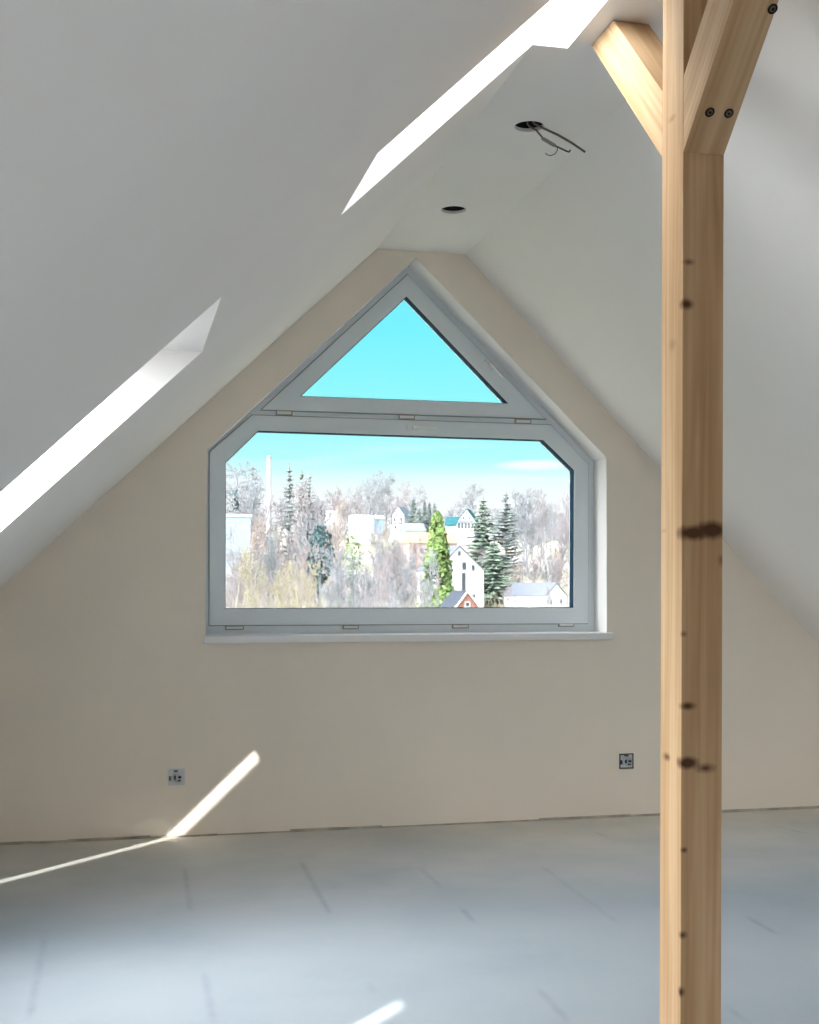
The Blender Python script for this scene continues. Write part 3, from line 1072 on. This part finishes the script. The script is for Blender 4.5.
def leafy_mesh(seed, h, prof, n, leaf):
    """Evergreen crown of leaf clumps round a trunk; prof(t) gives its half width at height share t."""
    R = random.Random(seed)
    tr, cr = MB(), MB()
    tr.tube([(0, 0, -0.4), (.1, 0, h * .5), (0, .1, h * .9)], [h * .02, h * .013, .04], 7, 0)
    for k in range(7):
        t = .2 + .1 * k
        az = k * 2.4
        r = prof(t) * .8
        tr.tube([(0, 0, h * t), (math.cos(az) * r * .5, math.sin(az) * r * .5, h * t + .3 * r), (math.cos(az) * r, math.sin(az) * r, h * t + .5 * r)], [.07, .05, .02], 4, 0)
    lumps = [(R.uniform(.05, .98), R.uniform(0, 6.28), R.uniform(.75, 1.18)) for _ in range(60)]
    for k in range(n):
        lt, la, lk = R.choice(lumps)
        t = min(1, max(0.01, lt + R.gauss(0, .035)))
        az = la + R.gauss(0, .35)
        r = prof(t) * lk * R.uniform(.72, 1.02)
        c = Vector((math.cos(az) * r, math.sin(az) * r, h * t))
        nn = Vector((math.cos(az) + R.gauss(0, .5), math.sin(az) + R.gauss(0, .5), R.gauss(.5, .5))).normalized()
        a = nn.orthogonal().normalized()
        b_ = nn.cross(a)
        rot = R.uniform(0, 6.28)
        a, b_ = a * math.cos(rot) + b_ * math.sin(rot), b_ * math.cos(rot) - a * math.sin(rot)
        s = leaf * R.uniform(.6, 1.3)
        cr.face([c - a * s, c - b_ * s * .6 + nn * s * .12, c + a * s, c + b_ * s * .6 + nn * s * .12])
    return tr, cr


# ---- houses
stood = []                        # ground already taken: (u, v, radius)
M_WHITEWALL = plain('white_render', (0.60, 0.60, 0.60), 0.9, 0.1, vary=0.03, scale=0.4)
M_CREAMWALL = plain('cream_render', (0.60, 0.57, 0.52), 0.9, 0.1, vary=0.03, scale=0.4)
M_BLUEWALL = plain('pale_blue_render', (0.36, 0.47, 0.53), 0.9, 0.1, vary=0.03, scale=0.4)
M_BRICK = plain('red_brick', (0.36, 0.185, 0.145), 0.9, 0.1, vary=0.15, scale=3)
M_PALEBRICK = plain('weathered_brick', (0.43, 0.335, 0.31), 0.9, 0.1, vary=0.2, scale=0.9)
M_SLATE = plain('grey_slate', (0.15, 0.17, 0.20), 0.8, 0.15, vary=0.1, scale=2)
M_DARKSLATE = plain('dark_slate', (0.06, 0.072, 0.09), 0.85, 0.1, vary=0.1, scale=2)
M_BLUESLATE = plain('blue_slate', (0.23, 0.275, 0.305), 0.8, 0.15, vary=0.1, scale=2)
M_TEAL = plain('teal_roofing', (0.03, 0.13, 0.15), 0.8, 0.15, vary=0.1, scale=2)
M_TILE = plain('orange_clay_tile', (0.50, 0.27, 0.20), 0.9, 0.1, vary=0.12, scale=1.5)
M_PANE = plain('dark_house_window', (0.07, 0.085, 0.10), 0.25, 0.5)
M_BEAM = plain('dark_house_timber', (0.13, 0.12, 0.125), 0.85, 0.1)


def world_px(d):
    return d / F_PX


def house(name, label, x, y_peak, d, width, rise, depth, rot, wall, roof, windows=(), drop=None, over=0.25, cat='house', gable=None, extra=None, thick=0.22):
    """Gabled house: peak of the front gable at photo position x, y_peak and depth d; windows in metres from the peak."""
    pk = at(x, y_peak, d)
    base = ground(d, pk.x) - 0.6 if drop is None else pk.z - drop
    t = thing(name, (pk.x, pk.y, base), rot)
    tag(t, label, cat)
    stood.append((pk.x - math.sin(rot) * depth / 2, pk.y + math.cos(rot) * depth / 2, max(width, depth) * .6))
    H_ = pk.z - base
    w = width / 2
    e = H_ - rise
    m = MB()
    prof = [(-w, 0), (w, 0), (w, e), (0, H_), (-w, e)]
    m.prism([(a, 0, b_) for a, b_ in prof], [(a, depth, b_) for a, b_ in prof])
    m.build('walls', wall, t)
    r = MB()
    sl = rise / w
    for s in (-1, 1):
        p = [(0, H_ + 0.02), (s * (w + over), e - over * sl + 0.02), (s * (w + over), e - over * sl + thick), (0, H_ + thick * 1.15)]
        r.prism([(a, -over, b_) for a, b_ in p], [(a, depth + over, b_) for a, b_ in p])
    r.build('roof', roof, t)
    if gable:
        g_ = MB()
        for s in (-1, 1):
            p = [(0, H_ - 0.05), (s * (w + over), e - over * sl - 0.05), (s * (w + over), e - over * sl + 0.16), (0, H_ + 0.2)]
            g_.prism([(a, -over - .06, b_) for a, b_ in p], [(a, -over + .02, b_) for a, b_ in p])
        g_.build('bargeboard', gable, t)
    for (wx, wz, ww, wh) in windows:
        f_ = MB()
        f_.ring([(wx - ww / 2 - .1, H_ + wz - wh / 2 - .1), (wx + ww / 2 + .1, H_ + wz - wh / 2 - .1), (wx + ww / 2 + .1, H_ + wz + wh / 2 + .1), (wx - ww / 2 - .1, H_ + wz + wh / 2 + .1)],
                [[(wx - ww / 2, H_ + wz - wh / 2), (wx + ww / 2, H_ + wz - wh / 2), (wx + ww / 2, H_ + wz + wh / 2), (wx - ww / 2, H_ + wz + wh / 2)]], -.08, -.005)
        fo = f_.build('window', M_WHITEWALL, t)
        p_ = MB()
        p_.box((wx - ww / 2, -.04, H_ + wz - wh / 2), (wx + ww / 2, -.006, H_ + wz + wh / 2))
        p_.build('pane', M_PANE, fo)
    if extra:
        extra(t, H_, w, e)
    return t


R_ = math.radians
k200 = world_px(195)


def white_extra(t, H_, w, e):
    m = MB()
    m.box((0.35, -0.10, H_ - 8.2), (0.95, -0.01, H_ - 4.2))
    m.build('stair_window', M_PANE, t)
    m = MB()
    m.box((-0.45, 5.2, H_ - 0.6), (0.0, 5.7, H_ + 0.5))
    m.build('chimney', M_SLATE, t)


house('white_house', 'tall white gabled house right of the bright green tree, in the middle of the view', 459.8, 547, 195, 8.3, 3.85, 10, R_(4), M_WHITEWALL, M_SLATE,
      [(-0.1, -1.05, .5, .75), (0.75, -3.1, .7, 1.2), (2.3, -3.4, .5, .9), (2.3, -8.0, .7, .6)], extra=white_extra, over=0.12)
house('brick_house', 'small red brick gable with white bargeboards low in front of the white house', 467, 592.2, 100, 6.0, 3.7, 3.5, R_(5), M_BRICK, M_DARKSLATE,
      [(0.03, -1.02, .30, .30)], gable=M_WHITEWALL, over=0.15, thick=0.12)
house('white_house', 'white gabled house with long grey roof in the lower right corner of the view', 556.4, 583.4, 190, 4.7, 2.0, 10.0, R_(24), M_WHITEWALL, M_SLATE,
      [(1.0, -2.9, .4, .7), (-1.2, -3.0, .4, .7)], over=0.12, thick=0.12)


def teal_extra(t, H_, w, e):
    m = MB()                     # side wing with its own roof
    m.box((-w - 4.6, 2.2, 0), (-w + 1, 8, H_ - 5.0))
    m.build('wing', M_BLUEWALL, t)
    m = MB()
    p = [(1.6, H_ - 5.2), (5.0, H_ - 2.3), (8.6, H_ - 5.2)]
    m.prism([(-w - 4.9, a, b_) for a, b_ in p], [(0, a, b_) for a, b_ in p])
    m.build('wing_roof', M_TEAL, t)
    m = MB()                     # glazed porch with a hipped roof
    m.box((-w - .1, -1.6, 0), (w + .1, 0, H_ - 6.6))
    m.build('porch', M_WHITEWALL, t)
    m = MB()
    m.prism([(-w - .4, -1.9, H_ - 4.9), (w + .4, -1.9, H_ - 4.9), (w + .4, 0, H_ - 4.9), (-w - .4, 0, H_ - 4.9)],
            [(-w * .7, -.4, H_ - 3.9), (w * .7, -.4, H_ - 3.9), (w * .7, 0, H_ - 3.9), (-w * .7, 0, H_ - 3.9)])
    m.build('porch_roof', M_SLATE, t)
    m = MB()
    m.box((-w - .05, -1.55, H_ - 6.6), (w + .05, -.1, H_ - 4.9))
    po2 = m.build('porch_glazing', M_PANE, t)
    for k in range(6):
        x_ = -w + k * 2 * w / 5
        m = MB()
        m.box((x_ - .2, -1.7, H_ - 6.6), (x_ + .2, -1.5, H_ - 4.9))
        m.build('mullion', M_WHITEWALL, po2)


house('villa', 'white villa with teal roof and glazed porch on the slope between the tall trees', 466.4, 509, 400, 5.6, 3.9, 10, R_(-24), M_WHITEWALL, M_TEAL,
      [(0, -1.6, .5, .8), (-1.0, -3.0, .6, .8), (1.1, -3.1, .6, .9)], extra=teal_extra)


def timber_extra(t, H_, w, e):
    for (x0, z0, x1, z1) in [(-w, -3.2, w, -3.2), (-w, -6.0, w, -6.0), (-1.1, -3.2, -1.1, -6), (1.1, -3.2, 1.1, -6), (-w + .1, -3.2, -w + .1, -6), (w - .1, -3.2, w - .1, -6), (-w * .55, -1.8, w * .55, -1.8)]:
        m = MB()
        m.box((min(x0, x1) - .16, -.08, H_ + min(z0, z1) - .16), (max(x0, x1) + .16, -.005, H_ + max(z0, z1) + .16))
        m.build('timber', M_BEAM, t)


house('half_timbered_house', 'white half-timbered house with blue-grey roof on the left of the pale spruces', 398, 506.8, 430, 5.0, 3.2, 11, R_(-28), M_WHITEWALL, M_BLUESLATE,
      [(-.4, -2.5, .5, .8), (-1.2, -4.5, .8, 1.0), (1.2, -4.5, .8, 1.0), (-.9, -7.2, .7, 1.0), (.9, -7.2, .7, 1.0)], extra=timber_extra)


def block(name, label, x0, y0, x1, y1, d, depth, wall, roof, cat, rot=0.0, pitch=0.0, wall_drop=None, extra=None):
    """Eaves-on building: roof seen between photo heights y0 (ridge) and y1 (eaves)."""
    a, b_ = at(x0, y1, d), at(x1, y1, d)
    top = at((x0 + x1) / 2, y0, d).z
    c = (a + b_) / 2
    base = ground(d, c.x) - 0.8
    t = thing(name, (c.x, d, base), rot)
    tag(t, label, cat)
    for q in (-.33, .33):
        stood.append((c.x + (b_.x - a.x) * q, d + depth / 2, max((b_.x - a.x) * .34, depth * .62)))
    w = (b_.x - a.x) / 2
    e = c.z - base
    m = MB()
    m.box((-w, 0, 0), (w, depth, e))
    m.build('walls', wall, t)
    r = MB()
    if pitch:
        h_ = top - base
        p = [(-.3, e - .05), (depth / 2, h_), (depth + .3, e - .05)]
        r.prism([(-w - .25, q[0], q[1]) for q in p], [(w + .25, q[0], q[1]) for q in p])
    else:
        r.box((-w - .15, -.15, e), (w + .15, depth + .15, top - base))
    r.build('roof', roof, t)
    if extra:
        extra(t, w, e)
    return t


def barn_extra(t, w, e):
    m = MB()
    m.box((-w + 1.0, .5, e + .2), (-w + 2.2, 2.5, e + 1.6))
    m.build('dormer', M_WHITEWALL, t)
    for k in range(3):
        m = MB()
        m.box((-w + .8 + 1.6 * k, -.06, e - 2.2), (-w + 1.5 + 1.6 * k, -.005, e - 1.2))
        m.build('window', M_PANE, t)


block('brick_building', 'long building with orange tile roof partly behind the bright green tree', 409.5, 531.5, 457.0, 543, 262, 8, M_PALEBRICK, M_TILE, 'house', pitch=1, extra=barn_extra)
block('outbuilding', 'low building with blue-grey roof just above the orange roof', 405.5, 522.5, 425.5, 531.0, 320, 7, M_WHITEWALL, M_BLUESLATE, 'shed', pitch=1)
block('flat_roofed_building', 'pale blue flat-roofed building at the left edge of the window', 214, 514, 250.5, 517, 150, 9, M_BLUEWALL, M_CREAMWALL, 'building')
block('white_cottage', 'plain white house wall left of the round-crowned bare tree', 353.5, 514.8, 371, 518, 330, 7, M_WHITEWALL, M_WHITEWALL, 'house')
block('white_cottage', 'small white house glimpsed through twigs above the dark evergreen', 329, 510, 338, 513, 345, 6, M_WHITEWALL, M_CREAMWALL, 'house', pitch=1)
block('white_cottage', 'little pale blue house right of the round-crowned bare tree', 374.5, 515, 384.5, 519, 420, 6, M_BLUEWALL, M_BLUEWALL, 'house', pitch=1)

# slim pale tower among the trees on the left
p = at(269, 456, 300)
gz = ground(300, p.x) - 0.5
t = thing('slim_tower', (p.x, 300, gz))
tag(t, 'slim white tower rising among bare trees on the left hill', 'tower')
m = MB()
hh = p.z - gz
m.tube([(0, 0, 0), (0, 0, hh * .6), (0, 0, hh - .3)], [.62, .55, .48], 12)
m.build('shaft', M_WHITEWALL, t)
m = MB()
m.tube([(0, 0, hh - .3), (0, 0, hh)], [.58, .58], 12)
m.build('cap', M_CREAMWALL, t)

# ---- named single trees
def plant(name, label, x, y_top, d, parts, mats, cat='tree', h=None, part_names=('trunk', 'crown'), group=None):
    """Stand a tree so that its top shows at photo position x, y_top; it is built at unit metres by parts(h)."""
    tp = at(x, y_top, d)
    gz_ = ground(d, tp.x)
    h_ = tp.z - gz_ if h is None else h
    t = thing(name, (tp.x, d, tp.z - h_))
    stood.append((tp.x, d, min(6.5, .33 * h_)))
    tag(t, label, cat, group)
    res = parts(h_)
    for mm, mt, pn in zip(res, mats, part_names):
        mm.build(pn, mt, t, recalc=False)
    return t


plant('spruce_tree', 'tall green spruce in front of the teal-roofed villa', 483, 496.5, 240, lambda h: spruce_mesh(11, h, 7.0, .30, .25), (BARK[1], M_SPRUCE))
plant('spruce_tree', 'grey-green spruce with sparse boughs, right of the taller villa spruce', 506, 491.5, 270, lambda h: spruce_mesh(12, h, 6.4, .10, .4), (BARK[1], M_FIR))
plant('spruce_tree', 'broad low spruce right of the white house roof', 494, 541, 215, lambda h: spruce_mesh(13, h, 6.6, .3, .2), (BARK[1], M_SPRUCE))
plant('ivy_clad_tree', 'bright green ivy-covered tree left of the tall white house', 437.5, 512.5, 165,
      lambda h: leafy_mesh(21, h, lambda t_: (2.75 * (1 - t_) ** .5 * (.75 + .25 * math.sin(2.6 * t_ + .6)) + .12), 4300, .32), (BARK[3], M_IVY))
plant('evergreen_tree', 'dark blue-green evergreen standing in the brush left of centre', 319, 527, 150, lambda h: leafy_mesh(22, h * 1.0, lambda t_: max(.05, 1.9 * math.sin(math.pi * max(0, min(1, (t_ - .45) / .62))) ** .6), 1300, .24), (BARK[1], M_YEW))
plant('evergreen_shrub', 'small green bush right of the dark evergreen', 352, 537, 160, lambda h: leafy_mesh(23, h, lambda t_: max(.05, 1.3 * math.sin(math.pi * max(0, min(1, (t_ - .55) / .5))) ** .7), 420, .24), (BARK[1], M_IVY), cat='shrub')
plant('evergreen_shrub', 'dark evergreen clump at the left edge of the view above the flat roof', 235, 491, 170, lambda h: leafy_mesh(24, h, lambda t_: (1.2 if t_ > .7 else .35) * math.sin(math.pi * min(1, t_ * .9 + .05)) + .1, 420, .22), (BARK[1], M_YEW), cat='shrub')
small = [(289, 464.5, 235, 2.1), (302, 471, 250, 1.9), (309.5, 473, 260, 1.8), (253, 466, 240, 1.8)]
for i, (x, y, d, w_) in enumerate(small):
    plant('narrow_conifer', 'narrow dark conifer among the bare trees on the left hill', x, y, d, lambda h: spruce_mesh(30 + i, h, w_ * 1.5, .2, .6), (BARK[1], M_FIR), group='narrow conifers on the left hill')
for i, (x, y, d, w_) in enumerate([(413.5, 499, 400, 3.6), (424.5, 500.5, 425, 2.4), (429.5, 502, 436, 2.2), (434.5, 502.5, 447, 2.2), (418.5, 508, 385, 3.0)]):
    plant('distant_spruce', 'bluish spruce in the row behind the bright green tree', x, y, d, lambda h: spruce_mesh(40 + i, h, w_, .25, .15), (BARK[1], M_FIR), group='bluish spruces behind the green tree')


def single_bare(name, label, x, y, d, mesh_fn, mat):
    tp = at(x, y, d)
    gz_ = ground(d, tp.x)
    mm = mesh_fn(tp.z - gz_)
    top = max(q[2] for q in mm.v)
    k = (tp.z - gz_) / top
    mm.v = [(a * k, b_ * k, c * k) for a, b_, c in mm.v]
    o = mm.build(name, mat, recalc=False)
    o.location = (tp.x, d, gz_)
    stood.append((tp.x, d, 4.0))
    tag(o, label, 'tree')
    return o


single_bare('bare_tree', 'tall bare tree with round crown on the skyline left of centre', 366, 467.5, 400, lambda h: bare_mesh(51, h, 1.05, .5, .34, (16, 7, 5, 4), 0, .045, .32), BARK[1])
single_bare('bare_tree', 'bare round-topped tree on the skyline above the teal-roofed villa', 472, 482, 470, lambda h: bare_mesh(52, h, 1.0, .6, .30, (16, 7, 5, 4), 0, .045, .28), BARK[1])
single_bare('bare_tree', 'slender pointed bare tree behind the half-timbered house', 411, 480.5, 480, lambda h: bare_mesh(53, h, .75, .9, .28, (16, 6, 5, 4), 0, .045, .15), BARK[0])

# ---- the woods: every tree an object of its own, a few kinds copied
protos = []
for i, (sp, up, fk) in enumerate([(1.0, .6, .2), (.8, .9, .15), (1.1, .4, .25), (.7, 1.1, .12), (.95, .8, .1)]):
    mm = bare_mesh(60 + i, 14, sp, up, .2, (15, 6, 5, 3), 0, .034, fk)
    top = max(q[2] for q in mm.v)
    mm.v = [(a / top, b_ / top, c / top) for a, b_, c in mm.v]
    for mt in BARK:
        o = mm.build('bare_tree', mt, recalc=False)
        protos.append(o)
shrubs = []
for i in range(3):
    mm = shrub_mesh(80 + i, 4, 34)
    top = max(q[2] for q in mm.v)
    mm.v = [(a / top, b_ / top, c / top) for a, b_, c in mm.v]
    for mt in BARK:
        shrubs.append(mm.build('bare_shrub', mt, recalc=False))
used = set()
radius = {}
for q in protos + shrubs:
    rs = sorted(math.hypot(w_.co.x, w_.co.y) for w_ in q.data.vertices)
    radius[q.data.name] = rs[int(len(rs) * .985)]
RW = random.Random(7)


def scatter(name, pool, n, xr, yr, dr, mats, label, cat, group, clear=(), wide=1.0):
    for k in range(n):
        src = RW.choice([q for i, q in enumerate(pool) if i % 4 in mats])
        s = wide * RW.uniform(.85, 1.15)
        best = None
        for tr_ in range(500):
            x = xr[0] + (xr[1] - xr[0]) * (k + RW.uniform(-.6, 1.6)) / n
            y, d = RW.uniform(*yr), RW.uniform(*dr)
            if any(a < x < b_ for a, b_ in clear):
                continue
            tp = at(x, y, d)
            gz_ = ground(d, tp.x)
            h = max(1.0, tp.z - gz_)
            r = h * s * radius[src.data.name]
            gap = min([math.hypot(tp.x - a, d - b_) - (r + c) for a, b_, c in stood] or [9.0])
            if best is None or gap > best[0]:
                best = (gap, tp.x, d, gz_, h, r)
            if gap > 0:
                break
        if best is None:
            continue
        gap, px_, d, gz_, h, r = best
        if gap < -0.22 * r:
            continue
        stood.append((px_, d, r))
        if src.name in used:
            o = src.copy()
            C.objects.link(o)
        else:
            o = src
            used.add(src.name)
        o.location = (px_, d, gz_ - 0.1)
        o.scale = (h * s, h * s, h)
        o.rotation_euler = (0, 0, RW.uniform(0, 6.28))
        tag(o, label, cat, group)


scatter('bare_tree', protos, 15, (224, 318), (458, 492), (190, 290), (0, 1), 'tall pale bare tree in the wood on the left hill', 'tree', 'bare trees in the left hill wood')
scatter('bare_tree', protos, 9, (120, 218), (462, 500), (170, 290), (0, 1), 'tall pale bare tree in the wood on the left hill', 'tree', 'bare trees in the left hill wood')
scatter('bare_tree', protos, 20, (224, 330), (492, 535), (136, 225), (0, 1, 3), 'pinkish bare tree in the brush below the left hill wood', 'tree', 'bare trees below the left hill wood', wide=.62, clear=((309, 330),))
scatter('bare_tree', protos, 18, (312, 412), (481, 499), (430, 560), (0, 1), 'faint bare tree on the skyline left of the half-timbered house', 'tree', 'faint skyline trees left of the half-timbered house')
scatter('bare_tree', protos, 13, (312, 400), (508, 526), (290, 330), (0, 1, 2), 'bare tree on the slope around the small white houses', 'tree', 'bare trees around the small white houses', clear=((352, 372), (388, 408)))
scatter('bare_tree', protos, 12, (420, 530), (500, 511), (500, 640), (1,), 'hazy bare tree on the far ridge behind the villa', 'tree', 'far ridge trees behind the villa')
scatter('bare_tree', protos, 18, (516, 584), (482, 505), (255, 340), (0, 1), 'tall grey bare tree in the wood at the right of the view', 'tree', 'bare trees in the right hand wood', wide=.85)
scatter('bare_tree', protos, 18, (497, 584), (515, 560), (215, 260), (0, 1, 3), 'pinkish bare tree at the foot of the right wood', 'tree', 'bare trees at the foot of the right hand wood')
scatter('bare_tree', protos, 24, (320, 432), (538, 572), (105, 205), (0, 1, 1), 'grey bare tree in the valley left of the bright green tree', 'tree', 'valley trees left of the bright green tree', clear=((405, 424), (304, 333)), wide=.75)
scatter('bare_tree', protos, 16, (222, 330), (540, 575), (72, 138), (0, 3, 2), 'pale bare tree in the valley at the lower left of the view', 'tree', 'valley trees at the lower left', wide=.7, clear=((304, 336),))
scatter('bare_shrub', shrubs, 16, (222, 345), (572, 598), (30, 80), (0, 2, 3), 'yellowish leafless shrub along the lower left of the view', 'shrub', 'yellowish shrubs lower left', wide=.6)
scatter('bare_shrub', shrubs, 14, (330, 450), (582, 603), (32, 92), (0, 1, 2), 'leafless shrub below the bright green tree', 'shrub', 'shrubs below the bright green tree', wide=.55)
scatter('bare_shrub', shrubs, 12, (488, 586), (570, 592), (205, 235), (0, 3), 'reddish leafless shrub around the grey-roofed white house', 'shrub', 'reddish shrubs around the grey-roofed house', wide=.8, clear=((480, 508),))
scatter('bare_shrub', shrubs, 8, (488, 530), (588, 602), (120, 150), (2, 3), 'ochre leafless shrub right of the brick gable', 'shrub', 'ochre shrubs right of the brick gable', wide=.9)
scatter('bare_tree', protos, 5, (222, 262), (534, 552), (80, 143), (0, 1, 3), 'pale bare tree in front of the pale blue flat-roofed building', 'tree', 'bare trees in front of the flat-roofed building', wide=.6)
scatter('bare_tree', protos, 11, (370, 412), (526, 545), (185, 258), (0, 0, 1, 3), 'pinkish bare tree below the half-timbered house', 'tree', 'bare trees below the half-timbered house', wide=.8)
scatter('bare_tree', protos, 3, (520, 570), (566, 585), (135, 165), (0, 1), 'thin bare tree in front of the grey-roofed white house', 'tree', 'thin trees in front of the grey-roofed house', wide=.7)
for o in protos + shrubs:
    if o.name not in used:
        bpy.data.objects.remove(o)
